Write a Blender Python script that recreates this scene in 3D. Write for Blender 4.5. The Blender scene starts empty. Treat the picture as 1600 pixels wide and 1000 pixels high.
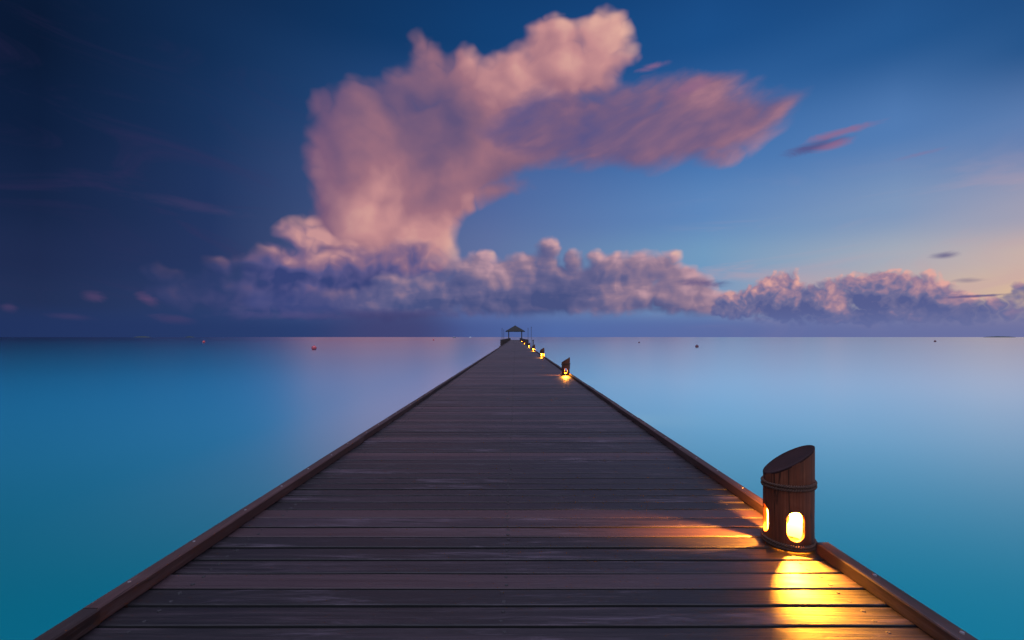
import bpy, bmesh, math, random
from mathutils import Vector, Matrix
random.seed(7)
R = math.radians
scene = bpy.context.scene
COL = scene.collection

# ------------------------------------------------------------------ camera model
F = 711.0                 # focal length in photo pixels (16 mm on 36 mm)
VPX, HOR = 805.0, 526.7   # where the pier vanishes, and the horizon line, in the photo
DECK = 1.35               # deck top above the water
CAMZ = DECK + 1.2

def s2l(c):
    c = c / 255.0
    return c / 12.92 if c <= 0.04045 else ((c + 0.055) / 1.055) ** 2.4
def rgb(r, g, b): return (s2l(r), s2l(g), s2l(b), 1.0)

# ------------------------------------------------------------------ node expression helper
class G:
    """Wraps a node tree; every operation makes one node and returns its output socket wrapper."""
    def __init__(s, tree): s.t = tree; s.n = tree.nodes; s.l = tree.links
    def put(s, sock, v):
        if isinstance(v, S): s.l.new(v.k, sock)
        elif v is not None:
            if hasattr(sock, 'default_value'):
                try: sock.default_value = v
                except Exception: sock.default_value = (v, v, v)
    def math(s, op, a, b=None, c=None, clamp=False):
        n = s.n.new('ShaderNodeMath'); n.operation = op; n.use_clamp = clamp
        for i, v in enumerate((a, b, c)):
            if v is not None: s.put(n.inputs[i], v)
        return S(s, n.outputs[0])
    def vec(s, op, a, b=None, scale=None):
        n = s.n.new('ShaderNodeVectorMath'); n.operation = op
        s.put(n.inputs[0], a)
        if b is not None: s.put(n.inputs[1], b)
        if scale is not None: s.put(n.inputs['Scale'], scale)
        return S(s, n.outputs['Value' if op in ('DOT_PRODUCT', 'LENGTH', 'DISTANCE') else 'Vector'])
    def sep(s, v):
        n = s.n.new('ShaderNodeSeparateXYZ'); s.put(n.inputs[0], v)
        return [S(s, o) for o in n.outputs]
    def comb(s, x, y, z=0.0):
        n = s.n.new('ShaderNodeCombineXYZ')
        for i, v in enumerate((x, y, z)): s.put(n.inputs[i], v)
        return S(s, n.outputs[0])
    def noise(s, v, scale=1.0, detail=3.0, rough=0.5, dist=0.0, dims='3D', color=False, lac=2.0):
        n = s.n.new('ShaderNodeTexNoise'); n.noise_dimensions = dims
        s.put(n.inputs['Vector'], v); s.put(n.inputs['Scale'], scale); s.put(n.inputs['Detail'], detail)
        s.put(n.inputs['Roughness'], rough); s.put(n.inputs['Distortion'], dist); s.put(n.inputs['Lacunarity'], lac)
        return S(s, n.outputs['Color' if color else 0])
    def voro(s, v, scale=1.0, smooth=0.6, detail=0.0, rough=0.5, dims='2D', feature='SMOOTH_F1'):
        n = s.n.new('ShaderNodeTexVoronoi'); n.voronoi_dimensions = dims; n.feature = feature
        s.put(n.inputs['Vector'], v); s.put(n.inputs['Scale'], scale)
        if 'Detail' in n.inputs: s.put(n.inputs['Detail'], detail); s.put(n.inputs['Roughness'], rough)
        if feature == 'SMOOTH_F1': s.put(n.inputs['Smoothness'], smooth)
        return S(s, n.outputs['Distance'])
    def smooth(s, v, lo, hi, a=0.0, b=1.0):
        n = s.n.new('ShaderNodeMapRange'); n.interpolation_type = 'SMOOTHSTEP'
        for i, x in enumerate((v, lo, hi, a, b)): s.put(n.inputs[i], x)
        return S(s, n.outputs[0])
    def lin(s, v, lo, hi, a=0.0, b=1.0):
        n = s.n.new('ShaderNodeMapRange'); n.clamp = True
        for i, x in enumerate((v, lo, hi, a, b)): s.put(n.inputs[i], x)
        return S(s, n.outputs[0])
    def mix(s, f, a, b, mode='MIX'):
        n = s.n.new('ShaderNodeMix'); n.data_type = 'RGBA'; n.blend_type = mode
        s.put(n.inputs[0], f); s.put(n.inputs[6], a); s.put(n.inputs[7], b)
        return S(s, n.outputs[2])
    def ramp(s, v, stops, interp='LINEAR'):
        n = s.n.new('ShaderNodeValToRGB'); cr = n.color_ramp; cr.interpolation = interp
        while len(cr.elements) < len(stops): cr.elements.new(0.5)
        for e, (p, c) in zip(cr.elements, stops):
            e.position = p; e.color = c if len(c) == 4 else (*c, 1)
        s.put(n.inputs[0], v)
        return S(s, n.outputs[0])
class S:
    def __init__(s, g, k): s.g = g; s.k = k
    def __add__(s, o): return s.g.math('ADD', s, o)
    __radd__ = __add__
    def __sub__(s, o): return s.g.math('SUBTRACT', s, o)
    def __rsub__(s, o): return s.g.math('SUBTRACT', o, s)
    def __mul__(s, o): return s.g.math('MULTIPLY', s, o)
    __rmul__ = __mul__
    def __truediv__(s, o): return s.g.math('DIVIDE', s, o)

# ------------------------------------------------------------------ sky
# Sky coordinates: x = azimuth, y = tangent of elevation, both times F (so one unit is about a fifth of a degree... /12).
def sk(px, py):
    u = (px - VPX) / F; v = (HOR - py) / F
    a = math.atan(u)
    return a * F, v * math.cos(a) * F, math.cos(a)

world = bpy.data.worlds.new("World"); scene.world = world; world.use_nodes = True
wt = world.node_tree; wt.nodes.clear()
g = G(wt)

def field_group(name, blobs, k, warp_scale, warp_amp, bil_scale, bil_amp, stretch=(1, 1), rot=0.0, seed=0.0, detail=3.0):
    """Cloud 'height' in sky units above the cloud's outline: a smooth union of lobes with billows on it."""
    t = bpy.data.node_groups.new(name, 'ShaderNodeTree')
    t.interface.new_socket('P', in_out='INPUT', socket_type='NodeSocketVector')
    t.interface.new_socket('H', in_out='OUTPUT', socket_type='NodeSocketFloat')
    q = G(t); gi = t.nodes.new('NodeGroupInput'); go = t.nodes.new('NodeGroupOutput')
    p = S(q, gi.outputs[0])
    c, sn = math.cos(rot), math.sin(rot)
    x, y, _ = q.sep(p)
    rx = (x * c + y * sn) * (1.0 / stretch[0]); ry = (y * c - x * sn) * (1.0 / stretch[1])
    pr = q.comb(rx + seed, ry + seed * 0.7)
    w = q.noise(pr, warp_scale, detail, 0.55, color=True, dims='2D')
    w = q.vec('SUBTRACT', w, (0.5, 0.5, 0.5))
    w = q.vec('MULTIPLY', w, (2 * warp_amp * max(1, stretch[0] * .5), 2 * warp_amp, 0))
    pw = q.vec('ADD', p, w)
    acc = None
    for (px, py, brx, bry) in blobs:
        bx, by, ca = sk(px, py)
        brx *= ca * ca; bry *= ca
        m = q.vec('MULTIPLY', q.vec('SUBTRACT', pw, (bx, by, 0)), (1 / brx, 1 / bry, 0))
        d = q.vec('DOT_PRODUCT', m, m)
        r = min(brx, bry) * 0.5
        d = q.math('MULTIPLY_ADD', d, r, -r)
        acc = d if acc is None else q.math('SMOOTH_MIN', acc, d, k)
    bw = q.vec('ADD', pr, q.vec('SCALE', w, scale=0.6))
    nb = q.noise(bw, bil_scale, 2.0, 0.5, dims='2D')
    bil = q.math('ABSOLUTE', q.math('SUBTRACT', nb, 0.5))
    h = q.math('SUBTRACT', q.math('MULTIPLY', q.math('SUBTRACT', bil, 0.10), 5.0 * bil_amp), acc)
    t.links.new(h.k, go.inputs[0])
    return t

def call(tree, p):
    n = wt.nodes.new('ShaderNodeGroup'); n.node_tree = tree
    g.put(n.inputs[0], p)
    return S(g, n.outputs[0])

tc = wt.nodes.new('ShaderNodeTexCoord')
dirn = S(g, tc.outputs['Generated'])
dx, dy, dz = g.sep(dirn)
A = g.math('ARCTAN2', dx, dy)
horiz = g.math('SQRT', dx * dx + dy * dy)
T = dz / g.math('MAXIMUM', horiz, 0.02)
P = g.comb(A * F, T * F)

# clear-sky gradients: one vertical ramp per azimuth
def vramp(px, stops, ds=0.13):
    ca = sk(px, 0)[2]
    out = []
    for py, c in stops:
        v = (HOR - py) / F * ca
        lum = 0.3 * c[0] + 0.5 * c[1] + 0.2 * c[2]
        out.append((max(0.0, min(1.0, v / 1.0)), rgb(*[k + (lum - k) * ds for k in c])))
    out.sort(key=lambda e: e[0])
    return g.ramp(T, out, 'EASE')
z = (8, 40, 92)
r0 = vramp(60,  [(526, (30, 58, 118)), (470, (27, 47, 98)), (400, (24, 42, 92)), (300, (14, 36, 82)), (180, (7, 30, 72)), (60, (4, 25, 62)), (-150, (4, 28, 66))], 0.27)
r1 = vramp(330, [(526, (38, 68, 132)), (470, (35, 60, 122)), (400, (31, 54, 114)), (300, (25, 53, 112)), (180, (15, 51, 108)), (60, (8, 46, 100)), (-150, (5, 34, 80))], 0.27)
r2 = vramp(760, [(526, (74, 100, 168)), (470, (92, 112, 172)), (400, (92, 112, 166)), (300, (74, 102, 164)), (180, (38, 86, 152)), (60, (11, 64, 124)), (-150, (6, 44, 98))])
r3 = vramp(1100, [(526, (80, 110, 178)), (470, (110, 150, 196)), (400, (108, 155, 198)), (330, (88, 135, 196)), (220, (56, 112, 182)), (60, (20, 80, 148)), (-150, (8, 52, 112))])
r4 = vramp(1400, [(526, (108, 116, 176)), (455, (190, 178, 172)), (400, (164, 172, 188)), (330, (124, 152, 194)), (200, (76, 124, 188)), (60, (30, 88, 154)), (-150, (10, 56, 116))])
r5 = vramp(1620, [(526, (122, 120, 176)), (455, (226, 186, 146)), (400, (206, 176, 166)), (330, (160, 158, 182)), (200, (88, 126, 184)), (60, (30, 84, 146)), (-150, (12, 58, 118))])
def az(px): return sk(px, 0)[0] / F
sky = r0
for lo, hi, nxt in ((60, 330, r1), (330, 760, r2), (760, 1100, r3), (1100, 1400, r4), (1400, 1620, r5)):
    sky = g.mix(g.lin(A, az(lo), az(hi)), sky, nxt)

# behind the camera the dawn side: a low-sun Nishita sky
SUN_EL, SUN_AZ = 2.0, 125.0          # degrees; azimuth clockwise from the camera's forward axis (+Y)
nst = wt.nodes.new('ShaderNodeTexSky'); nst.sky_type = 'NISHITA'; nst.sun_disc = False
nst.sun_elevation = R(SUN_EL); nst.sun_rotation = R(SUN_AZ); nst.dust_density = 2.0; nst.air_density = 1.3; nst.ozone_density = 3.0
nish = g.vec('SCALE', S(g, nst.outputs[0]), scale=0.14)
back = g.smooth(dy, 0.5, -0.35)
sky = g.mix(back, sky, g.vec('ADD', nish, (0.36, 0.42, 0.58)))  # constant brightness added to the unseen sky behind, to light the water
sky = g.mix(g.smooth(dz, 0.66, 0.96), sky, (1.95, 2.0, 2.95, 1))      # bright cap added overhead, out of view, to light water and deck

# ---- clouds
def light_of(tree, p, lx, ly, eps):
    n = math.hypot(lx, ly)
    p2 = g.vec('ADD', p, (lx / n * eps, ly / n * eps, 0))
    h = call(tree, p); h2 = call(tree, p2)
    return h, (h - h2) * (1.0 / eps)

px_, py_, _ = g.sep(P)

# faint reddish cirrus on the dark left
xs = g.comb(px_ * 0.35 + py_ * 0.12, py_)
ci = g.noise(xs, 0.016, 5, 0.6, 1.0, dims='2D')
cm = g.smooth(ci, 0.50, 0.78) * g.smooth(A, az(560), az(330)) * g.smooth(T, 0.66, 0.3) * 0.24
sky = g.mix(cm, sky, rgb(62, 48, 92))
# thin pinkish veil on the right
ci2 = g.noise(g.comb(px_ * 0.25 - py_ * 0.1, py_), 0.02, 4, 0.55, 0.6, dims='2D')
cm2 = g.smooth(ci2, 0.45, 0.75) * g.smooth(A, az(980), az(1200)) * g.smooth(T, 0.34, 0.14) * 0.45
sky = g.mix(cm2, sky, rgb(196, 160, 168))

# --- the tall pink cumulus
def glow(px, py, r_out, r_in): return g.smooth(g.vec('DISTANCE', P, (*sk(px, py)[:2], 0)), r_out, r_in)
tower = field_group('cloud_tower', [
    (600, 255, 105, 100), (560, 345, 75, 100), (625, 360, 75, 80), (690, 240, 110, 85), (535, 250, 42, 90),
    (508, 172, 24, 30), (575, 165, 45, 42), (620, 140, 45, 42), (657, 92, 24, 34), (668, 125, 45, 50), (728, 120, 38, 40),
    (755, 160, 80, 65), (800, 125, 45, 50), (820, 150, 75, 60), (862, 78, 50, 56), (945, 62, 44, 46), (905, 108, 70, 42),
    (985, 85, 20, 18), (780, 225, 90, 45), (850, 200, 70, 45), (765, 290, 50, 18), (680, 330, 42, 60), (690, 395, 20, 30)],
    20, 0.010, 26, 0.015, 8, seed=31.0, detail=3)
h, lt = light_of(tower, P, 0.75, 0.66, 26)
den = g.smooth(h, -11, 14)
den = den * g.lin(py_, 60, 150, 0.6, 1.0)
big = g.noise(P, 0.007, 2, 0.45, 0.4, dims='2D')
fin = g.noise(P, 0.03, 3, 0.5, 0.3, dims='2D')
l1 = lt * 0.21 + (big - 0.5) * 1.0 + (fin - 0.5) * 0.10 + 0.45
l1 = l1 + glow(890, 85, 190, 20) * 0.40 + glow(665, 350, 160, 20) * 0.24 - glow(680, 190, 190, 20) * 0.24 + glow(560, 310, 130, 20) * 0.12
tcol = g.ramp(l1, [(0.0, rgb(98, 84, 122)), (0.3, rgb(130, 98, 124)), (0.55, rgb(158, 112, 128)), (0.78, rgb(198, 142, 144)), (1.0, rgb(226, 174, 160))])
tcol = g.mix(g.smooth(A, az(580), az(480)) * 0.55, tcol, rgb(74, 66, 116))
sky = g.mix(den, sky, tcol)

# --- the anvil blown out to the right
anvil = field_group('cloud_anvil', [
    (860, 200, 90, 55), (950, 205, 110, 56), (1040, 210, 105, 54), (1110, 200, 95, 56), (1160, 188, 70, 44), (1204, 170, 46, 22),
    (1065, 150, 85, 34), (985, 155, 70, 26)],
    18, 0.016, 16, 0.016, 8, stretch=(1.8, 0.9), rot=0.30, seed=11.0, detail=4)
h, lt = light_of(anvil, P, 0.9, -0.25, 18)
st = g.noise(g.comb((px_ * 0.95 + py_ * 0.30) * 0.50, py_ * 0.95 - px_ * 0.30), 0.014, 5, 0.5, 0.5, dims='2D')
den = g.smooth(h + (st - 0.5) * 22, -12, 15) * 0.95
l2 = lt * 0.28 + (st - 0.5) * 0.9 + g.lin(A, az(880), az(1190), 0.34, 0.56)
tcol = g.ramp(l2, [(0.05, rgb(86, 84, 134)), (0.35, rgb(114, 92, 128)), (0.6, rgb(142, 104, 128)), (0.95, rgb(188, 132, 140))])
sky = g.mix(den, sky, tcol)

# --- puffs at the tower's foot
foot = field_group('cloud_foot', [
    (484, 376, 36, 34), (450, 362, 20, 14), (430, 420, 60, 36), (480, 420, 60, 40), (545, 425, 70, 45), (610, 425, 70, 40),
    (642, 392, 34, 24), (655, 430, 50, 28), (590, 460, 120, 40), (460, 460, 120, 34), (320, 440, 40, 14), (290, 462, 60, 24), (380, 470, 60, 28), (250, 430, 24, 12), (340, 424, 24, 16)],
    10, 0.02, 12, 0.022, 9, seed=71.0, detail=2)
h, lt = light_of(foot, P, 0.55, 0.84, 14)
den = g.smooth(h, -9, 12) * g.lin(A, az(230), az(430), 0.6, 0.95)
n3 = g.noise(g.comb(px_ * 0.7, py_), 0.018, 3, 0.5, 0.3, dims='2D')
l3 = lt * 0.30 + (n3 - 0.5) * 0.8 + g.lin(py_, 50, 150, 0.16, 0.56)
l3 = l3 + glow(488, 368, 60, 10) * 0.30
tcol = g.ramp(l3, [(0.05, rgb(54, 66, 120)), (0.35, rgb(88, 86, 136)), (0.65, rgb(136, 106, 136)), (1.0, rgb(204, 150, 150))])
tcol = g.mix(g.smooth(A, az(450), az(300)) * 0.70, tcol, rgb(46, 58, 102))
sky = g.mix(den, sky, tcol)

# --- long low bank across the middle
bank = field_group('cloud_bank', [
    (560, 475, 150, 24), (660, 460, 90, 34), (725, 425, 30, 22), (752, 412, 26, 22), (770, 450, 80, 42), (815, 425, 40, 30), (857, 388, 20, 20), (852, 415, 24, 30), (897, 402, 14, 12),
    (880, 452, 70, 38), (899, 418, 16, 20), (932, 405, 17, 16), (955, 425, 40, 32), (960, 460, 90, 36), (1000, 425, 36, 32), (1035, 418, 26, 24), (1052, 408, 15, 18),
    (1060, 455, 50, 40), (1100, 456, 22, 22), (1118, 464, 16, 16), (1100, 480, 50, 24), (1150, 486, 50, 20), (1132, 476, 30, 20), (820, 480, 160, 20)],
    7, 0.026, 6, 0.026, 5, seed=5.0, detail=2)
h, lt = light_of(bank, P, 0.75, 0.62, 12)
n4 = g.noise(g.comb(px_ * 0.30, py_), 0.026, 4, 0.48, 0.3, dims='2D')
den = g.smooth(h, -5, 8) * g.smooth(py_ + (n4 - 0.5) * 26, 22, 42)
l4 = lt * 0.28 + (n4 - 0.5) * 0.85 + g.lin(py_, 40, 125, 0.16, 0.46) + g.smooth(A, az(860), az(1080)) * 0.18 + 0.05
l4 = l4 + g.smooth(g.vec('LENGTH', g.vec('MULTIPLY', g.vec('SUBTRACT', P, (*sk(950, 482)[:2], 0)), (1 / 75, 1 / 22, 0))), 1.2, 0.2) * 0.30
tcol = g.ramp(l4, [(0.08, rgb(72, 82, 130)), (0.35, rgb(101, 99, 140)), (0.60, rgb(146, 122, 146)), (0.82, rgb(192, 152, 164)), (1.0, rgb(222, 176, 168))])
tcol = g.mix(g.smooth(A, az(640), az(480)) * 0.6, tcol, rgb(56, 66, 124))
sky = g.mix(den, sky, tcol)

# --- cumulus row on the right
right = field_group('cloud_row', [
    (1150, 478, 40, 22), (1180, 462, 26, 18), (1205, 450, 26, 24), (1222, 437, 20, 14), (1243, 432, 9, 12), (1225, 470, 50, 34), (1290, 470, 50, 28), (1300, 448, 40, 12),
    (1325, 444, 24, 16), (1350, 434, 26, 10), (1370, 455, 55, 34), (1410, 438, 30, 14), (1448, 438, 20, 12), (1440, 460, 50, 30), (1475, 455, 24, 16), (1490, 472, 45, 22),
    (1560, 474, 50, 12), (1600, 456, 22, 18), (1650, 450, 50, 26), (1400, 490, 260, 18)],
    5, 0.045, 7, 0.05, 4.5, seed=19.0, detail=5)
h, lt = light_of(right, P, 0.75, 0.65, 10)
den = g.smooth(h, -2.2, 4.5)
n5 = g.noise(P, 0.024, 5, 0.55, 0.4, dims='2D')
l5 = lt * 0.48 + (n5 - 0.5) * 1.0 + g.lin(py_, 25, 80, 0.24, 0.46)
tcol = g.ramp(l5, [(0.08, rgb(86, 94, 144)), (0.38, rgb(112, 110, 150)), (0.65, rgb(162, 130, 152)), (1.0, rgb(226, 168, 160))])
sky = g.mix(den, sky, tcol)

# --- small separate wisps
wn = g.noise(g.comb(px_ * 0.4, py_), 0.07, 5, 0.6, 0.6, dims='2D') - 0.5
wisp_dark, wisp_pink = None, None
def lens(px, py, rx, ry, rot=0.0):
    bx, by, ca = sk(px, py)
    v = g.vec('SUBTRACT', P, (bx, by, 0))
    x, y, _ = g.sep(v)
    c, s_ = math.cos(rot), math.sin(rot)
    X = (x * c + y * s_) * (1 / (rx * ca * ca)); Y = (y * c - x * s_) * (1 / (ry * ca))
    return g.math('SQRT', X * X + Y * Y) + wn * 1.5
def wisps(items):
    acc = None
    for it in items:
        d = g.smooth(lens(*it[:5]), 1.3, 0.0) * it[5]
        acc = d if acc is None else g.math('MAXIMUM', acc, d)
    return acc
sky = g.mix(wisps([(1275, 229, 60, 9, 0.12, 0.9), (1476, 399, 24, 6, 0, 0.75), (1512, 438, 24, 4, 0, 0.45), (1535, 462, 70, 2.6, 0.02, 0.9), (1100, 442, 40, 7, -0.1, 0.7), (615, 491, 130, 8, 0.02, 0.6), (470, 494, 130, 7, 0, 0.75)]), sky, rgb(86, 82, 132))
sky = g.mix(wisps([(1310, 208, 56, 7, 0.04, 0.75), (1305, 226, 36, 8, 0.1, 0.7), (1020, 104, 24, 6, 0.1, 0.6), (1440, 240, 40, 4, 0.05, 0.3), (1075, 138, 44, 12, 0.2, 0.5)]), sky, rgb(150, 104, 138))
sky = g.mix(wisps([(229, 467, 20, 9, -0.6, 0.55), (146, 464, 20, 9, -0.1, 0.35), (272, 500, 34, 8, -0.1, 0.45), (112, 495, 36, 6, -0.05, 0.35), (14, 480, 14, 8, 0, 0.35), (305, 322, 90, 9, -0.06, 0.14)]), sky, rgb(104, 76, 116))

# --- rain curtain and the blue air just over the sea
hz = g.ramp(A * (1 / 1.8) + 0.5, [(0.0, rgb(31, 48, 92)), (0.28, rgb(40, 60, 110)), (0.42, rgb(68, 82, 138)), (0.55, rgb(80, 106, 166)), (0.75, rgb(94, 108, 162)), (1.0, rgb(106, 112, 158))])
hm = g.smooth(py_, 44, 10) * 0.84 * (1.0 - back)
sky = g.mix(hm, sky, hz)
rain = g.smooth(A, az(455), az(600)) * g.smooth(A, az(740), az(640)) * g.smooth(py_, 46, 30)
sky = g.mix(rain * 0.72, sky, rgb(66, 66, 112))

bgn = wt.nodes.new('ShaderNodeBackground'); wo = wt.nodes.new('ShaderNodeOutputWorld')
g.put(bgn.inputs[0], sky); bgn.inputs[1].default_value = 1.0
world.cycles.sampling_method = 'NONE'      # the sky is smooth: surfaces find it without a light map
wt.links.new(bgn.outputs[0], wo.inputs[0])

# ------------------------------------------------------------------ materials
def mat(name):
    m = bpy.data.materials.new(name); m.use_nodes = True
    t = m.node_tree; b = t.nodes['Principled BSDF']
    return m, G(t), b

def wood(name, dark, light, worn, rough=(0.42, 0.7), axis='x', grain=1.0, bump=0.25, warm=None, rndw=0.34, spec=0.5, lo=0.28, hi=0.75):
    m, q, b = mat(name)
    c = q.n.new('ShaderNodeTexCoord'); o = S(q, c.outputs['Object'])
    at = q.n.new('ShaderNodeAttribute'); at.attribute_name = 'rnd'
    rnd = S(q, at.outputs['Fac'])
    x, y, zc = q.sep(o)
    off = rnd * 37.0
    st = {'x': (0.9, 34, 34), 'y': (34, 0.9, 34), 'z': (30, 30, 1.2)}[axis]
    gv = q.comb(x * (st[0] * grain) + off, y * (st[1] * grain) + off * 0.5, zc * (st[2] * grain))
    n1 = q.noise(gv, 1.0, 6, 0.62, 0.8)
    n2 = q.noise(q.comb(x * (1.0 if axis != 'x' else .45) + off, y * (1.0 if axis != 'y' else .45) * 2.5 + off, zc * 2), 1.6, 4, 0.6, 0.5)
    n3 = q.noise(q.comb(x * st[0] * 1.4 + off, y * st[1] * 0.35 + off, zc * st[2] * .35), 1.7, 5, 0.7, 1.2)
    f = n1 * 0.78 + n2 * 0.5 + (rnd - 0.5) * rndw - 0.17
    col = q.ramp(f, [(lo, (*dark, 1)), (hi, (*light, 1))])
    wf = q.smooth(n3 * 0.55 + n2 * 0.6, 0.60, 0.80) * 0.75
    col = q.mix(wf, col, (*worn, 1))
    if warm: col = q.mix(q.smooth(rnd, 0.55, 1.0) * 0.6, col, (*warm, 1))
    # drying cracks along the grain
    ck = q.math('ABSOLUTE', q.noise(q.comb(x * st[0] * .55 + off * 3, y * st[1] * .55 + off, zc * st[2] * .55 + 5), 0.6, 2, 0.5, 0.4) - 0.5)
    col = q.mix(q.smooth(ck, 0.012, 0.004) * q.smooth(n2, 0.45, 0.6) * 0.8, col, (dark[0] * .25, dark[1] * .25, dark[2] * .25, 1))
    # dark knots and water stains
    kn = q.smooth(q.voro(q.comb(x * 1.3 + off, y * 3 + off, zc * 3), 1.5, dims='3D', feature='F1'), 0.10, 0.02) * 0.7
    col = q.mix(kn, col, (dark[0] * .35, dark[1] * .35, dark[2] * .35, 1))
    q.put(b.inputs['Base Color'], col)
    q.put(b.inputs['Roughness'], q.lin(n1 * 0.5 + n2 * 0.5, 0.3, 0.7, rough[0], rough[1]))
    b.inputs['Specular IOR Level'].default_value = spec
    bp = q.n.new('ShaderNodeBump'); bp.inputs['Strength'].default_value = bump; bp.inputs['Distance'].default_value = 0.006
    q.put(bp.inputs['Height'], n1 + n3 * 0.6)
    q.l.new(bp.outputs[0], b.inputs['Normal'])
    return m

M = {}
M['deck'] = wood('deck_wood', (0.005, 0.0028, 0.0038), (0.031, 0.0175, 0.023), (0.085, 0.062, 0.080), (0.38, 0.62), 'x', bump=0.5, lo=0.37, hi=0.70, spec=0.36, warm=(0.038, 0.017, 0.015), rndw=0.6)
M['kerb'] = wood('kerb_wood', (0.013, 0.0055, 0.005), (0.052, 0.022, 0.020), (0.10, 0.066, 0.064), (0.55, 0.8), 'y', spec=0.3)
M['beam'] = wood('beam_wood', (0.05, 0.03, 0.025), (0.12, 0.075, 0.06), (0.15, 0.12, 0.11), (0.6, 0.85), 'y')
M['log'] = wood('log_wood', (0.045, 0.0115, 0.005), (0.16, 0.040, 0.016), (0.20, 0.065, 0.03), (0.5, 0.75), 'z', grain=1.6, bump=0.35, spec=0.25)
M['cut'] = wood('cut_end_wood', (0.009, 0.003, 0.003), (0.042, 0.014, 0.012), (0.06, 0.025, 0.022), (0.7, 0.9), 'x', grain=2.2, spec=0.15)
M['thatch'] = wood('thatch', (0.005, 0.005, 0.004), (0.012, 0.011, 0.009), (0.018, 0.016, 0.013), (0.85, 0.95), 'z', grain=0.5)

def plain(name, col, rough=0.6, metal=0.0, var=0.25, scale=8.0):
    m, q, b = mat(name)
    c = q.n.new('ShaderNodeTexCoord')
    n = q.noise(S(q, c.outputs['Object']), scale, 4, 0.6)
    q.put(b.inputs['Base Color'], q.mix(n, (*[v * (1 - var) for v in col], 1), (*[v * (1 + var) for v in col], 1)))
    b.inputs['Roughness'].default_value = rough; b.inputs['Metallic'].default_value = metal
    return m
M['gap_shade'] = plain('gap_shade_side', (0.010, 0.008, 0.009), 0.9, scale=20)  # board sides coloured near black to stand for shade in the gaps
M['nail'] = plain('nail_iron', (0.010, 0.008, 0.009), 0.6)
M['bolt'] = plain('bolt_steel', (0.28, 0.26, 0.28), 0.45, 0.7)
M['inner'] = plain('lamp_lining', (0.70, 0.52, 0.26), 0.6, var=0.05)
M['buoy'] = plain('buoy_plastic', (0.50, 0.06, 0.075), 0.4, scale=3)
M['buoy_dark'] = plain('buoy_dark_plastic', (0.10, 0.015, 0.025), 0.45, scale=3)
M['iron'] = plain('dark_iron', (0.03, 0.03, 0.035), 0.5, 0.4)
M['rail'] = plain('rail_paint', (0.035, 0.022, 0.02), 0.6)
M['red'] = plain('red_paint', (0.16, 0.028, 0.022), 0.6)
M['white'] = plain('white_paint', (0.75, 0.75, 0.75), 0.4)
M['hull'] = plain('hull_paint', (0.03, 0.03, 0.05), 0.5)
M['leaf'] = plain('palm_green', (0.025, 0.04, 0.03), 0.8, var=0.5, scale=.05)
M['sand'] = plain('coral_sand', (0.30, 0.27, 0.22), 0.9, scale=.05)
# rope
m, q, b = mat('rope_fibre')
c = q.n.new('ShaderNodeTexCoord'); n = q.noise(S(q, c.outputs['Object']), 140, 4, 0.7)
q.put(b.inputs['Base Color'], q.ramp(n, [(0.3, (0.025, 0.012, 0.008, 1)), (0.7, (0.13, 0.062, 0.038, 1))]))
b.inputs['Roughness'].default_value = 0.9
M['rope'] = m
# glowing bulb
m, q, b = mat('bulb_glow')
b.inputs['Base Color'].default_value = (0.8, 0.6, 0.3, 1)
b.inputs['Emission Color'].default_value = (1.0, 0.62, 0.22, 1); b.inputs['Emission Strength'].default_value = 40.0
M['bulb'] = m
# sea: a still lagoon, milky turquoise over sand
m, q, b = mat('lagoon_water')
c = q.n.new('ShaderNodeTexCoord'); o = S(q, c.outputs['Object'])
x, y, zc = q.sep(o)
dpt = q.noise(q.comb(x * 0.02, y * 0.02, 0), 1.0, 3, 0.5)
side = x / (q.math('ABSOLUTE', x) + 6.0) * 0.5 + 0.5
f = dpt * 0.4 + side * 0.6
deep = q.ramp(f, [(0.12, (0.003, 0.108, 0.138, 1)), (0.80, (0.004, 0.27, 0.30, 1))])
# further out, pale sky and pinkish cloud reflection painted into the turquoise, palest right; deep sea beyond the reef
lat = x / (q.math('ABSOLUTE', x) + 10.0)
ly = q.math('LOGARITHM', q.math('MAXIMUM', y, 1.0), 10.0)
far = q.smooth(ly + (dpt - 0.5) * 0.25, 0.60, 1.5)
far_refl = q.ramp(lat * 0.5 + 0.5, [(0.0, (0.008, 0.29, 0.44, 1)), (0.29, (0.012, 0.35, 0.55, 1)), (0.37, (0.30, 0.40, 0.53, 1)), (0.45, (0.50, 0.50, 0.57, 1)), (0.58, (0.20, 0.62, 0.70, 1)), (0.74, (0.32, 0.72, 0.78, 1)), (1.0, (0.68, 0.84, 0.84, 1))], 'B_SPLINE')
streak = q.noise(q.comb(x * 0.0012, y * 0.012, 0), 1.0, 4, 0.6)
reef = q.smooth(ly + (streak - 0.5) * 0.5, 2.2, 2.75) * q.lin(lat, -0.3, 0.8, 0.85, 0.22)
bc = q.mix(reef, q.mix(far, deep, far_refl), (0.015, 0.10, 0.22, 1))
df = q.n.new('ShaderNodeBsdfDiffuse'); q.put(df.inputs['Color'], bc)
gl = q.n.new('ShaderNodeBsdfGlossy'); gl.distribution = 'BECKMANN'
q.put(gl.inputs['Roughness'], q.lin(streak, 0.35, 0.65, 0.282, 0.31)); gl.inputs['Color'].default_value = (0.97, 0.97, 0.97, 1)
fr = q.n.new('ShaderNodeFresnel'); fr.inputs['IOR'].default_value = 1.46
mx = q.n.new('ShaderNodeMixShader'); mo = q.t.nodes['Material Output']
q.l.new(fr.outputs[0], mx.inputs[0]); q.l.new(df.outputs[0], mx.inputs[1]); q.l.new(gl.outputs[0], mx.inputs[2])
q.l.new(mx.outputs[0], mo.inputs['Surface']); q.n.remove(b)
M['water'] = m

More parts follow.
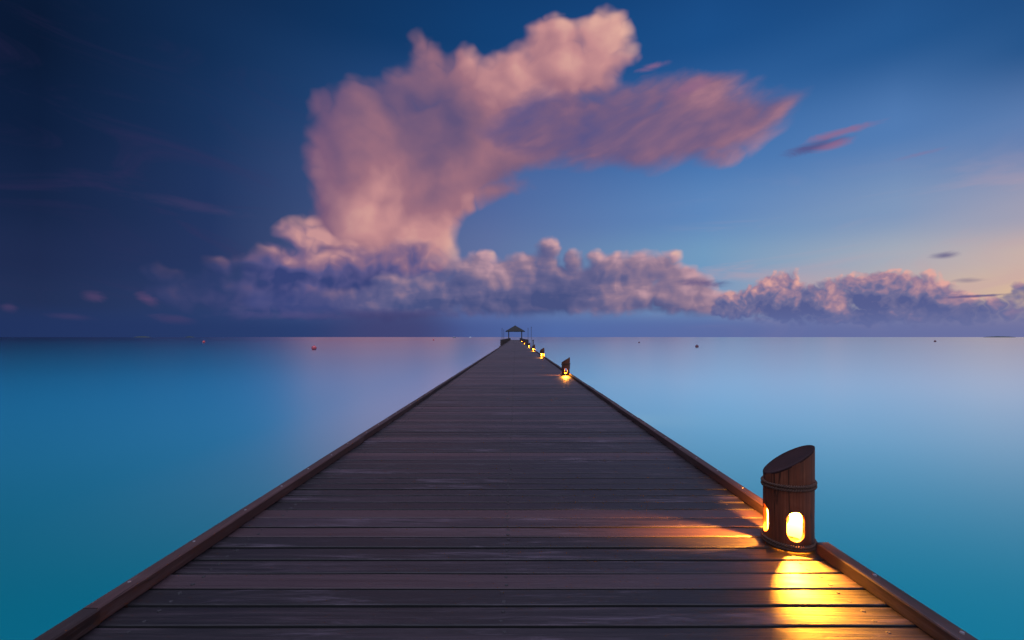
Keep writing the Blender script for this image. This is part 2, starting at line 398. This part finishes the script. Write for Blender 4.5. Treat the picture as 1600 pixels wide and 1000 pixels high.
# ------------------------------------------------------------------ mesh helpers
def tag(o, label=None, cat=None, group=None, kind=None):
    for k, v in (('label', label), ('category', cat), ('group', group), ('kind', kind)):
        if v: o[k] = v
    return o
def empty(name, loc=(0, 0, 0), rz=0.0):
    o = bpy.data.objects.new(name, None); COL.objects.link(o); o.location = loc; o.rotation_euler = (0, 0, rz)
    o.empty_display_size = 0.2
    return o
def build(name, bm, mats, parent=None, smooth=False, angle=None):
    me = bpy.data.meshes.new(name)
    bmesh.ops.recalc_face_normals(bm, faces=bm.faces[:])
    bm.to_mesh(me); bm.free()
    for m in (mats if isinstance(mats, (list, tuple)) else [mats]): me.materials.append(m)
    if smooth:
        for p in me.polygons: p.use_smooth = True
        if angle is not None:
            me.set_sharp_from_angle(angle=angle)
    o = bpy.data.objects.new(name, me); COL.objects.link(o)
    if parent: o.parent = parent
    return o
def rnd_layer(bm):
    return bm.verts.layers.float.get('rnd') or bm.verts.layers.float.new('rnd')

def board(bm, x0, x1, y0, y1, z0, z1, ch=0.003, secs=1, jit=0.0, rv=None, mi=0, axis='x', jz=0.0, under=None, roll=0.0):
    """A chamfered timber with its long side along x (or y); ends and edges slightly uneven."""
    lay = rnd_layer(bm); rv = random.random() if rv is None else rv
    if axis == 'y': a0, a1, b0, b1 = y0, y1, x0, x1
    else: a0, a1, b0, b1 = x0, x1, y0, y1
    rings = []
    for i in range(secs + 1):
        a = a0 + (a1 - a0) * i / secs
        j0 = random.uniform(-jit, jit); j1 = random.uniform(-jit, jit); dz_ = random.uniform(-jz, jz)
        prof = [(b0 + j0, z0), (b1 + j1, z0), (b1 + j1, z1 - ch + dz_ + roll), (b1 + j1 - ch, z1 + dz_ + roll), (b0 + j0 + ch, z1 + dz_ - roll), (b0 + j0, z1 - ch + dz_ - roll)]
        ring = []
        for b_, z_ in prof:
            v = bm.verts.new((a, b_, z_) if axis == 'x' else (b_, a, z_)); v[lay] = rv; ring.append(v)
        rings.append(ring)
    fs = []
    for r0_, r1_ in zip(rings, rings[1:]):
        for k in range(6):
            f = bm.faces.new((r0_[k], r0_[(k + 1) % 6], r1_[(k + 1) % 6], r1_[k])); fs.append(f)
            f.material_index = under if under is not None and k in (0, 1, 5) else mi
    for f in (bm.faces.new(rings[0]), bm.faces.new(rings[-1][::-1])): f.material_index = mi; fs.append(f)
    return fs
def cyl(bm, x, y, z0, z1, r0, r1=None, n=12, mi=0, dx=0.0, dy=0.0):
    lay = rnd_layer(bm); r1 = r0 if r1 is None else r1; rv = random.random()
    a = [bm.verts.new((x + r0 * math.cos(2 * math.pi * i / n), y + r0 * math.sin(2 * math.pi * i / n), z0)) for i in range(n)]
    b_ = [bm.verts.new((x + dx + r1 * math.cos(2 * math.pi * i / n), y + dy + r1 * math.sin(2 * math.pi * i / n), z1)) for i in range(n)]
    for v in a + b_: v[lay] = rv
    fs = [bm.faces.new((a[i], a[(i + 1) % n], b_[(i + 1) % n], b_[i])) for i in range(n)]
    fs += [bm.faces.new(a[::-1]), bm.faces.new(b_)]
    for f in fs: f.material_index = mi
def loft(bm, rings, closed_v=False, cap=True, mi=0):
    """rings: lists of points of equal length, joined in order."""
    lay = rnd_layer(bm); rv = random.random()
    vr = []
    for r in rings:
        vs = [bm.verts.new(p) for p in r]
        for v in vs: v[lay] = rv
        vr.append(vs)
    n = len(vr[0]); fs = []
    pairs = list(zip(vr, vr[1:])) + ([(vr[-1], vr[0])] if closed_v else [])
    for a, b_ in pairs:
        for k in range(n): fs.append(bm.faces.new((a[k], a[(k + 1) % n], b_[(k + 1) % n], b_[k])))
    if cap and not closed_v: fs += [bm.faces.new(vr[0][::-1]), bm.faces.new(vr[-1])]
    for f in fs: f.material_index = mi
    return fs

# ------------------------------------------------------------------ sea
bm = bmesh.new()
radii = [0.0, 30, 120, 500, 2500, 12000, 60000]
NS = 48
prev = None
ctr = bm.verts.new((0, 0, 0))
for r in radii[1:]:
    ring = [bm.verts.new((r * math.cos(2 * math.pi * i / NS), r * math.sin(2 * math.pi * i / NS), 0)) for i in range(NS)]
    for i in range(NS):
        if prev is None: bm.faces.new((ctr, ring[i], ring[(i + 1) % NS]))
        else: bm.faces.new((prev[i], ring[i], ring[(i + 1) % NS], prev[(i + 1) % NS]))
    prev = ring
sea = tag(build('sea', bm, M['water']), kind='structure')

# ------------------------------------------------------------------ pier
XL, XR = -1.734, 1.663            # inner faces of the two kerbs
KW, KH = 0.075, 0.068
Y0, Y1 = -3.0, 186.0
pier = tag(empty('pier', (0, 0, DECK)), 'long narrow boardwalk of dark weathered planks running out over the lagoon', 'pier')
BX = 1.590                        # line of the lamp bollards
BY = [2.65, 14.3, 26.8, 39.3, 52.0, 78.0, 110.0]

bm = bmesh.new(); y = Y0
nails = []
while y < Y1:
    w = random.uniform(0.119, 0.135); gp = random.uniform(0.013, 0.021)
    near = y < 30
    dzb = random.uniform(-0.0025, 0.0025)
    board(bm, XL - KW - random.uniform(0.0, 0.02), XR + KW + random.uniform(0.0, 0.02) + 0.03, y, y + w, -0.035, dzb, 0.0035 if near else 0.003,
          6 if near else 1, 0.0022 if near else 0.001, jz=0.0012 if near else 0, under=2, roll=random.gauss(0, 0.0011))
    if y < 90:
        for xn in ((-1.57, -0.05, 1.52) if y < 24 else (-0.05,)):
            for fr in (0.22, 0.78):
                nails.append((xn + random.uniform(-.012, .012), y + w * fr + random.uniform(-.006, .006), dzb))
    y += w + gp
for (xn, yn, zn) in nails:
    rr = random.uniform(0.007, 0.0105)
    cyl(bm, xn, yn, zn - 0.004, zn + 0.0022, rr * random.uniform(1.0, 1.7), rr * .9, 8, mi=1)
build('deck_boards', bm, [M['deck'], M['nail'], M['gap_shade']], pier)

def kerb(x0, x1, ya, yb, near):
    bm = bmesh.new()
    board(bm, x0, x1, ya, yb, 0.0045, KH, 0.006, max(1, int((yb - ya) / 0.8)) if near else 2, 0.0045 if near else 0.0, axis='y', jz=0.0025 if near else 0)
    if near:
        yy = ya + 0.2; xm = (x0 + x1) / 2
        while yy < min(yb, 22):
            cyl(bm, xm + random.uniform(-.012, .012), yy, KH - 0.004, KH + 0.004, 0.0085, 0.007, 8, mi=1)
            yy += random.uniform(0.40, 0.48)
    build('kerb', bm, [M['kerb'], M['bolt']], pier)
ya = Y0
for i, yb in enumerate([1.9, 5.2, 8.3, 11.4, 14.6, 17.6, 23.8, 30, 42, 54, 61, 85, 110, 135, 160, Y1]):
    kerb(XL - KW, XL, ya, yb - 0.004, ya < 20); ya = yb
ya = Y0
for by in BY:
    segs = [(ya, by - 0.135)]
    while segs[-1][1] - segs[-1][0] > 5.5:
        a, b_ = segs.pop(); segs += [(a, a + 3.6), (a + 3.606, b_)]
    for a, b_ in segs: kerb(XR, XR + KW, a, b_, a < 20)
    ya = by + 0.125
a = ya
while a < Y1:
    kerb(XR, XR + KW, a, min(a + 14, Y1), False); a += 14.004
for xj in (-1.57, -0.05, 1.52):
    bm = bmesh.new(); board(bm, xj - 0.045, xj + 0.045, Y0, Y1, -0.22, -0.0365, 0.004, 1, axis='y'); build('joist', bm, M['beam'], pier)
yy = 1.0
while yy < Y1:
    for xp in (-1.45, 1.45):
        bm = bmesh.new(); cyl(bm, xp, yy, -DECK - 1.5, -0.40, 0.13, 0.12, 14); build('piling', bm, M['beam'], pier, True, R(40))
    bm = bmesh.new(); board(bm, -1.72, 1.72, yy - 0.08, yy + 0.08, -0.40, -0.2215, 0.006, 1); build('crossbeam', bm, M['beam'], pier)
    yy += 7.6

# ------------------------------------------------------------------ lamp bollards
RB, RI = 0.130, 0.108
HOLES = [257, 167, 77, 347]          # directions of the four slots
HZ0, HZ1, HW = 0.058, 0.222, 0.097   # slot bottom, top and width
ZT = 0.245                           # end of the slotted part
def cutz(x, y): return 0.485 + 0.631 * x - 0.204 * y
def stadium(n):
    """n points round an upright slot, starting at its right side, counter-clockwise, as (s, z)."""
    r = HW / 2; zc = (HZ0 + HZ1) / 2; hl = (HZ1 - HZ0) / 2 - r
    pts = []
    for i in range(n):
        t = 2 * math.pi * i / n
        c, s_ = math.cos(t), math.sin(t)
        # ray from the centre meets the stadium
        if abs(c) > 1e-9 and abs(s_ / c * r) <= hl:
            pts.append((r * (1 if c > 0 else -1), zc + s_ / abs(c) * r))
        else:
            sg = 1 if s_ > 0 else -1
            bq = -2 * s_ * sg * hl; cq = hl * hl - r * r
            k = (-bq + math.sqrt(bq * bq - 4 * cq)) / 2
            pts.append((c * k, zc + s_ * k))
    return pts
def rect(n, hs):
    zc = (HZ0 + HZ1) / 2; pts = []
    for i in range(n):
        t = 2 * math.pi * i / n; c, s_ = math.cos(t), math.sin(t)
        up = (ZT - zc) if s_ > 0 else zc
        k = min(hs / abs(c) if abs(c) > 1e-9 else 1e9, up / abs(s_) if abs(s_) > 1e-9 else 1e9)
        pts.append((c * k, zc + s_ * k))
    # snap the nearest points on to the four corners
    for cs, cz in ((hs, ZT), (-hs, ZT), (-hs, 0), (hs, 0)):
        j = min(range(n), key=lambda q_: (pts[q_][0] - cs) ** 2 + (pts[q_][1] - cz) ** 2)
        pts[j] = (cs, cz)
    return pts
def make_bollard():
    root = empty('lamp_bollard')
    bm = bmesh.new(); lay = rnd_layer(bm)
    n = 64; hs = math.pi / 4           # half sector in radians
    st = stadium(n); rc = rect(n, hs * RB)
    def wob(a, z): return 1 + 0.010 * math.sin(2 * a + 1) + 0.006 * math.sin(5 * a + z * 9) 
    def V(a, z, r, wb=True): 
        r = r * (wob(a, z) if wb else 1)
        return bm.verts.new((r * math.cos(a), r * math.sin(a), z))
    for hd in HOLES:
        a0 = R(hd); grid = {}
        for side_, rad in ((0, RB), (1, RI)):
            for k in range(7):
                f = (k / 6) ** 1.3
                for i in range(n):
                    s_ = st[i][0] * (1 - f) + rc[i][0] * f; z_ = st[i][1] * (1 - f) + rc[i][1] * f
                    rr = rad
                    if side_ == 0 and k == 0: rr = rad - 0.004      # worn lip
                    grid[side_, k, i] = V(a0 + s_ / RB, z_, rr, side_ == 0)
            for k in range(6):
                for i in range(n):
                    j = (i + 1) % n
                    f = bm.faces.new((grid[side_, k, i], grid[side_, k, j], grid[side_, k + 1, j], grid[side_, k + 1, i]))
                    f.material_index = side_
        for i in range(n):
            j = (i + 1) % n
            bm.faces.new((grid[0, 0, i], grid[1, 0, i], grid[1, 0, j], grid[0, 0, j])).material_index = 0
    # plain upper part, up to the slanted cut
    na, nz = 96, 8
    up = []
    for k in range(nz + 1):
        row = []
        for i in range(na):
            a = 2 * math.pi * i / na
            zt = cutz(RB * math.cos(a), RB * math.sin(a))
            row.append(V(a, ZT + (zt - ZT) * k / nz, RB))
        up.append(row)
    for k in range(nz):
        for i in range(na):
            bm.faces.new((up[k][i], up[k][(i + 1) % na], up[k + 1][(i + 1) % na], up[k + 1][i]))
    # lining's lid over the lamp chamber
    lid = [V(2 * math.pi * i / na, ZT + 0.095, RI, False) for i in range(na)]
    low = [V(2 * math.pi * i / na, ZT, RI, False) for i in range(na)]
    for i in range(na): bm.faces.new((low[i], low[(i + 1) % na], lid[(i + 1) % na], lid[i])).material_index = 1
    bm.faces.new(lid).material_index = 1
    for v in bm.verts: v[lay] = 0.5
    bmesh.ops.remove_doubles(bm, verts=bm.verts[:], dist=0.0006)
    build('post', bm, [M['log'], M['inner']], root, True, R(35))
    # slanted top with a slightly proud rim
    bm = bmesh.new(); lay = rnd_layer(bm)
    rings = []
    for rr, dz_ in ((1.004, -0.006), (1.004, 0.001), (0.97, 0.004), (0.90, 0.0), (0.6, -0.001), (0.25, 0.0)):
        rings.append([(RB * rr * (1 + 0.010 * math.sin(2 * a + 1)) * math.cos(a), RB * rr * (1 + 0.010 * math.sin(2 * a + 1)) * math.sin(a), cutz(RB * rr * math.cos(a), RB * rr * math.sin(a)) + dz_) for a in [2 * math.pi * i / 72 for i in range(72)]])
    loft(bm, rings, cap=False); bm.faces.new([v for v in bm.verts][-72:])
    build('slanted_top', bm, M['cut'], root, True, R(30))
    # rope lashings: two twisted turns near the top, one round the foot
    def rope(name, turns, zf, rad, th):
        bm = bmesh.new()
        for tz in turns:
            for ph in (0, math.pi):
                rings = []
                N = 220
                for i in range(N):
                    a = 2 * math.pi * i / N
                    tw = a * 34 + ph
                    c = Vector(((rad + th * .55 * math.cos(tw)) * math.cos(a), (rad + th * .55 * math.cos(tw)) * math.sin(a), tz + zf(a) + th * .55 * math.sin(tw)))
                    er = Vector((math.cos(a), math.sin(a), 0)); ez = Vector((0, 0, 1))
                    rings.append([c + er * (th * .62 * math.cos(b_)) + ez * (th * .62 * math.sin(b_)) for b_ in [2 * math.pi * k / 7 for k in range(7)]])
                loft(bm, rings, closed_v=True)
        return build(name, bm, M['rope'], root, True)
    rope('rope_lashing', (0.342, 0.361), lambda a: 0.010 * math.cos(a - R(329)) , RB * 1.012, 0.0095)
    rope('rope_lashing', (0.014, 0.031), lambda a: 0.0, RB * 1.012, 0.0095)
    bm = bmesh.new()
    bmesh.ops.create_uvsphere(bm, u_segments=16, v_segments=10, radius=0.024)
    for v in bm.verts: v.co.z = v.co.z * 1.25 + 0.300
    build('bulb', bm, M['bulb'], root, True)
    L = bpy.data.lights.new('bulb_light', 'POINT'); L.energy = 480.0; L.color = (1.0, 0.34, 0.024); L.shadow_soft_size = 0.018
    lo = bpy.data.objects.new('bulb_light', L); COL.objects.link(lo); lo.parent = root; lo.location = (0, 0, 0.245)
    return root
proto = make_bollard()
BL = ['large lit wooden bollard lamp with rope band and slanted top, nearest on the right kerb',
      'lit wooden bollard lamp second along the right kerb, halfway up the boardwalk',
      'small lit bollard lamp, third from the near end of the right kerb',
      'small lit bollard lamp beside the thin dark post, fourth along the right kerb',
      'tiny glowing bollard lamp just before the start of the right railing',
      'tiny glowing bollard lamp standing beside the right railing midway to the pavilion',
      'tiny glowing bollard lamp at the right foot of the thatched pavilion']
far_light = bpy.data.lights['bulb_light'].copy(); far_light.energy = 130.0      # the farther lamps burn weaker
for i, by in enumerate(BY):
    if i == 0: o = proto
    else:
        o = proto.copy(); COL.objects.link(o)
        for ch in list(proto.children):
            c = ch.copy(); COL.objects.link(c); c.parent = o
            if c.type == 'LIGHT': c.data = far_light
    o.location = (BX, by, DECK + 0.003)
    o.rotation_euler = (0, 0, 0 if i == 0 else R(random.uniform(-8, 8)))
    tag(o, BL[i], 'lamp', 'bollard lamps along the right kerb')

# ------------------------------------------------------------------ far end of the pier: railings, poles, pavilion
def railing(x, ya, yb, label):
    r = tag(empty('railing', (x, ya, DECK)), label, 'railing', 'railings at the far end of the boardwalk')
    L = yb - ya; yy = 0.0
    while yy <= L + .01:
        bm = bmesh.new(); board(bm, -0.06, 0.06, yy - 0.06, yy + 0.06, 0, 0.84, 0.01, 1); build('post', bm, M['rail'], r); yy += L / 30
    for z0 in (0.18, 0.45, 0.72):
        bm = bmesh.new(); board(bm, -0.10, -0.062, -0.1, L + 0.1, z0, z0 + 0.13, 0.005, 1, axis='y'); build('rail', bm, M['rail'], r)
    return r
railing(XL - 0.20, 61.5, 184, 'dark low railing along the left edge of the boardwalk before the pavilion')
railing(XR + 0.22, 66, 184, 'dark low railing along the right edge of the boardwalk before the pavilion')
# deck edge strips that carry the railings
for xa, xb, ya in ((XL - 0.42, XL - KW - 0.004 - 0.02, 61.0), (XR + KW + 0.055, XR + 0.42, 65.5)):
    bm = bmesh.new(); board(bm, xa, xb, ya, Y1, -0.22, -0.002, 0.005, 1, axis='y'); build('edge_beam', bm, M['beam'], pier)

def mooring_pole(px, d, top, r, label, base=-2.6):
    x = (px - VPX) / F * d
    o = empty('mooring_pole', (x, d, DECK))
    bm = bmesh.new(); cyl(bm, 0, 0, base, top, r * 1.1, r, 10, dx=random.uniform(-.03, .03)); build('shaft', bm, M['rail'], o, True, R(40))
    bm = bmesh.new(); cyl(bm, 0, 0, top - 0.06, top + 0.04, r * 1.5, r * 1.1, 10); build('cap', bm, M['iron'], o, True, R(40))
    tag(o, label, 'pole', 'thin poles at the far end of the boardwalk')
mooring_pole(784.6, 66, 2.45, 0.028, 'thin upright pole left of the pavilion, outermost of the two on the left')
mooring_pole(787.2, 72, 2.35, 0.028, 'thin upright pole left of the pavilion, innermost of the two on the left')
mooring_pole(825.0, 68, 2.55, 0.028, 'thin upright pole right of the pavilion, innermost of the two on the right')
mooring_pole(830.3, 66, 2.65, 0.028, 'thin upright pole right of the pavilion, outermost of the two on the right')
o = empty('marker_post', ((833.0 - VPX) / F * 42, 42.0, DECK))
bm = bmesh.new(); board(bm, -0.05, 0.05, -0.05, 0.05, -1.8, 0.86, 0.01, 1); build('shaft', bm, M['rail'], o)
bm = bmesh.new(); board(bm, -0.075, 0.075, -0.075, 0.075, 0.86, 0.95, 0.02, 1); build('cap', bm, M['rail'], o)
tag(o, 'short dark square post behind the fourth bollard lamp on the right kerb', 'post')

pav = tag(empty('pavilion', (0, 191.0, DECK)), 'open wooden pavilion with dark pyramid thatched roof at the end of the boardwalk', 'pavilion')
HP = 2.72
for sx in (-1, 1):
    for sy in (-1, 1):
        bm = bmesh.new(); board(bm, sx * HP - 0.17, sx * HP + 0.17, sy * HP - 0.17, sy * HP + 0.17, 0.002, 3.46, 0.02, 1); build('post', bm, M['rail'], pav)
bm = bmesh.new()
for sy in (-1, 1): board(bm, -HP - 0.2, HP + 0.2, sy * HP - 0.09, sy * HP + 0.09, 3.46, 3.66, 0.01, 1)
for sx in (-1, 1): board(bm, sx * HP - 0.09, sx * HP + 0.09, -HP + 0.092, HP - 0.092, 3.46, 3.66, 0.01, 1, axis='y')
build('roof_beam', bm, M['rail'], pav)
bm = bmesh.new(); lay = rnd_layer(bm)
E = 4.0; prof = [(E, 3.42), (E + 0.06, 3.62), (3.0, 4.32), (2.0, 4.92), (1.0, 5.48), (0.28, 5.9), (0.12, 6.08)]
rings = []
for r_, z_ in prof:
    ring = []
    for (ax, ay), (bx_, by_) in (((-1, -1), (1, -1)), ((1, -1), (1, 1)), ((1, 1), (-1, 1)), ((-1, 1), (-1, -1))):
        for k in range(8):
            t = k / 8; ring.append((r_ * (ax + (bx_ - ax) * t), r_ * (ay + (by_ - ay) * t), z_ + random.uniform(-.03, .03)))
    rings.append(ring)
loft(bm, rings); build('roof', bm, M['thatch'], pav)
bm = bmesh.new()
yy = -5.2
while yy < 5.0:
    board(bm, -3.4, 3.4, yy + 0.0, yy + 0.14, -0.06, 0.001, 0.004, 1); yy += 0.15
build('platform', bm, M['deck'], pav)
for sx in (-1, 1):
    for sy in (-1, 1):
        bm = bmesh.new(); cyl(bm, sx * 3.0, sy * 4.2, -3.2, -0.0615, 0.18, n=12); build('piling', bm, M['beam'], pav, True, R(40))
for sx in (-1, 1):
    b_ = tag(empty('bench', (sx * 2.15, 188.9, DECK + 0.002)), 'red painted bench by the %s front post of the pavilion' % ('left' if sx < 0 else 'right'), 'bench', 'red benches in the pavilion')
    bm = bmesh.new(); board(bm, -0.28, 0.28, -0.9, 2.6, 0.42, 0.48, 0.01, 1, axis='y'); build('seat', bm, M['red'], b_)
    bm = bmesh.new(); board(bm, sx * 0.31 - 0.03, sx * 0.31 + 0.03, -0.9, 2.6, 0.40, 1.05, 0.01, 1, axis='y'); build('backrest', bm, M['red'], b_)
    for yl in (-0.8, 0.85, 2.5):
        bm = bmesh.new(); board(bm, -0.25, 0.25, yl - 0.05, yl + 0.05, 0, 0.418, 0.005, 1); build('leg', bm, M['red'], b_)

# ------------------------------------------------------------------ buoys
def buoy(px, pw, dia_px, dark, label):
    d = CAMZ * F / (pw - HOR); x = (px - VPX) / F * d; r = dia_px / 2 * d / F
    o = empty('mooring_buoy', (x, d, 0), random.uniform(0, 6))
    bm = bmesh.new()
    rings = []
    for k in range(1, 16):
        t = -math.pi / 2 + math.pi * k / 16
        rings.append([(r * math.cos(t) * math.cos(a), r * math.cos(t) * math.sin(a), r * 0.72 + r * math.sin(t)) for a in [2 * math.pi * i / 24 for i in range(24)]])
    loft(bm, rings); build('float', bm, M['buoy_dark' if dark else 'buoy'], o, True)
    bm = bmesh.new(); cyl(bm, 0, 0, r * 1.66, r * 1.9, r * .22, r * .16, 12)
    build('collar', bm, M['buoy_dark' if dark else 'buoy'], o, True, R(40))
    bm = bmesh.new(); rings = []
    for i in range(16):
        a = 2 * math.pi * i / 16; c = Vector((r * .16 * math.cos(a), 0, r * 2.0 + r * .16 * math.sin(a)))
        rings.append([c + Vector((math.cos(a), 0, math.sin(a))) * (r * .05 * math.cos(b2)) + Vector((0, 1, 0)) * (r * .05 * math.sin(b2)) for b2 in [2 * math.pi * k / 6 for k in range(6)]])
    loft(bm, rings, closed_v=True); build('ring', bm, M['iron'], o, True)
    tag(o, label, 'buoy', 'round buoys on the lagoon')
buoy(490.7, 546.8, 7.6, False, 'largest red ball buoy floating on the water left of the boardwalk')
buoy(318.3, 535.8, 4.2, False, 'small red ball buoy farthest left on the water')
buoy(677.5, 532.0, 2.2, False, 'tiny reddish buoy near the horizon left of the pavilion')
buoy(1089.0, 543.2, 5.2, True, 'dark red ball buoy, largest on the water right of the boardwalk')
buoy(998.5, 536.0, 2.6, True, 'tiny dark buoy on the water between the boardwalk and the bigger dark red buoy')
buoy(1461.0, 534.4, 3.2, True, 'small dark buoy farthest right on the water')

# ------------------------------------------------------------------ boats on the horizon
def boat(px, d, L, hullm, label, rz):
    o = empty('motorboat', ((px - VPX) / F * d, d, 0), rz)
    bm = bmesh.new(); rings = []
    for k in range(9):
        t = k / 8; w = L * .16 * (1 - max(0, (t - .45) / .55) ** 2) + 0.02; zt = L * (.14 + .07 * t * t)
        xk = -L / 2 + L * t
        rings.append([(xk, -w, zt), (xk, -w * .75, 0.02), (xk, 0, -L * .05), (xk, w * .75, 0.02), (xk, w, zt), (xk, 0, zt + 0.02)])
    loft(bm, rings); build('hull', bm, hullm, o)
    bm = bmesh.new(); board(bm, -L * .22, L * .14, -L * .10, L * .10, L * .15, L * .33, L * .03, 1); build('cabin', bm, M['white'], o)
    bm = bmesh.new(); cyl(bm, -L * .05, 0, L * .33, L * .62, L * .01, n=6); build('mast', bm, M['iron'], o)
    tag(o, label, 'boat')
boat(735.0, 1300, 10.0, M['white'], 'tiny white boat on the horizon just left of the pavilion', R(60))
boat(709.7, 1500, 10.0, M['hull'], 'tiny dark boat on the horizon left of the white boat', R(10))

# ------------------------------------------------------------------ low islands far out
def island(px0, px1, d, hgt):
    x0, x1 = (px0 - VPX) / F * d, (px1 - VPX) / F * d
    w = (x1 - x0) / 2; cx = (x0 + x1) / 2
    bm = bmesh.new(); N = 40; rows = []
    for j in range(9):
        v = -1 + 2 * j / 8; row = []
        for i in range(N + 1):
            u = -1 + 2 * i / N
            e = max(0.0, 1 - u * u) ** .5 * max(0.0, 1 - v * v) ** .5
            row.append(bm.verts.new((u * w, v * w * .35, -1 + e * (2 + hgt * (0.45 + .55 * random.random())))))
        rows.append(row)
    for a, b_ in zip(rows, rows[1:]):
        for i in range(N): bm.faces.new((a[i], a[i + 1], b_[i + 1], b_[i]))
    o = build('island', bm, M['leaf']); o.location = (cx, d, 0)
    tag(o, kind='structure')
island(211, 234, 3600, 9)
island(290, 303, 3600, 8)
island(1541, 1583, 3600, 9)

# ------------------------------------------------------------------ the last warm light from beyond the right edge
sun = bpy.data.lights.new('sun', 'SUN'); sun.energy = 0.10; sun.angle = R(8); sun.color = (1.0, 0.55, 0.42)
so = bpy.data.objects.new('sun', sun); COL.objects.link(so)
sd = Vector((math.sin(R(SUN_AZ)) * math.cos(R(SUN_EL)), math.cos(R(SUN_AZ)) * math.cos(R(SUN_EL)), math.sin(R(SUN_EL))))
so.rotation_euler = sd.to_track_quat('Z', 'Y').to_euler(); so.location = (20, -10, 12)

# ------------------------------------------------------------------ camera and render settings
cam = bpy.data.cameras.new('camera'); co = bpy.data.objects.new('camera', cam); COL.objects.link(co)
cam.sensor_width = 36.0; cam.lens = 36.0 * F / 1600.0
co.location = (0, 0, CAMZ); co.rotation_euler = (R(90), 0, 0)
cam.shift_x = -(VPX - 800) / 1600.0; cam.shift_y = (HOR - 500) / 1600.0
cam.clip_start = 0.05; cam.clip_end = 150000
scene.camera = co
scene.view_settings.view_transform = 'Standard'; scene.view_settings.look = 'None'
scene.view_settings.exposure = 0.0; scene.view_settings.gamma = 1.0
scene.cycles.use_denoising = True
scene.cycles.use_adaptive_sampling = True
scene.cycles.sample_clamp_indirect = 6.0
scene.cycles.caustics_reflective = False; scene.cycles.caustics_refractive = False
scene.cycles.adaptive_threshold = 0.005
scene.cycles.adaptive_min_samples = 40
scene.cycles.max_bounces = 5; scene.cycles.diffuse_bounces = 3; scene.cycles.glossy_bounces = 2
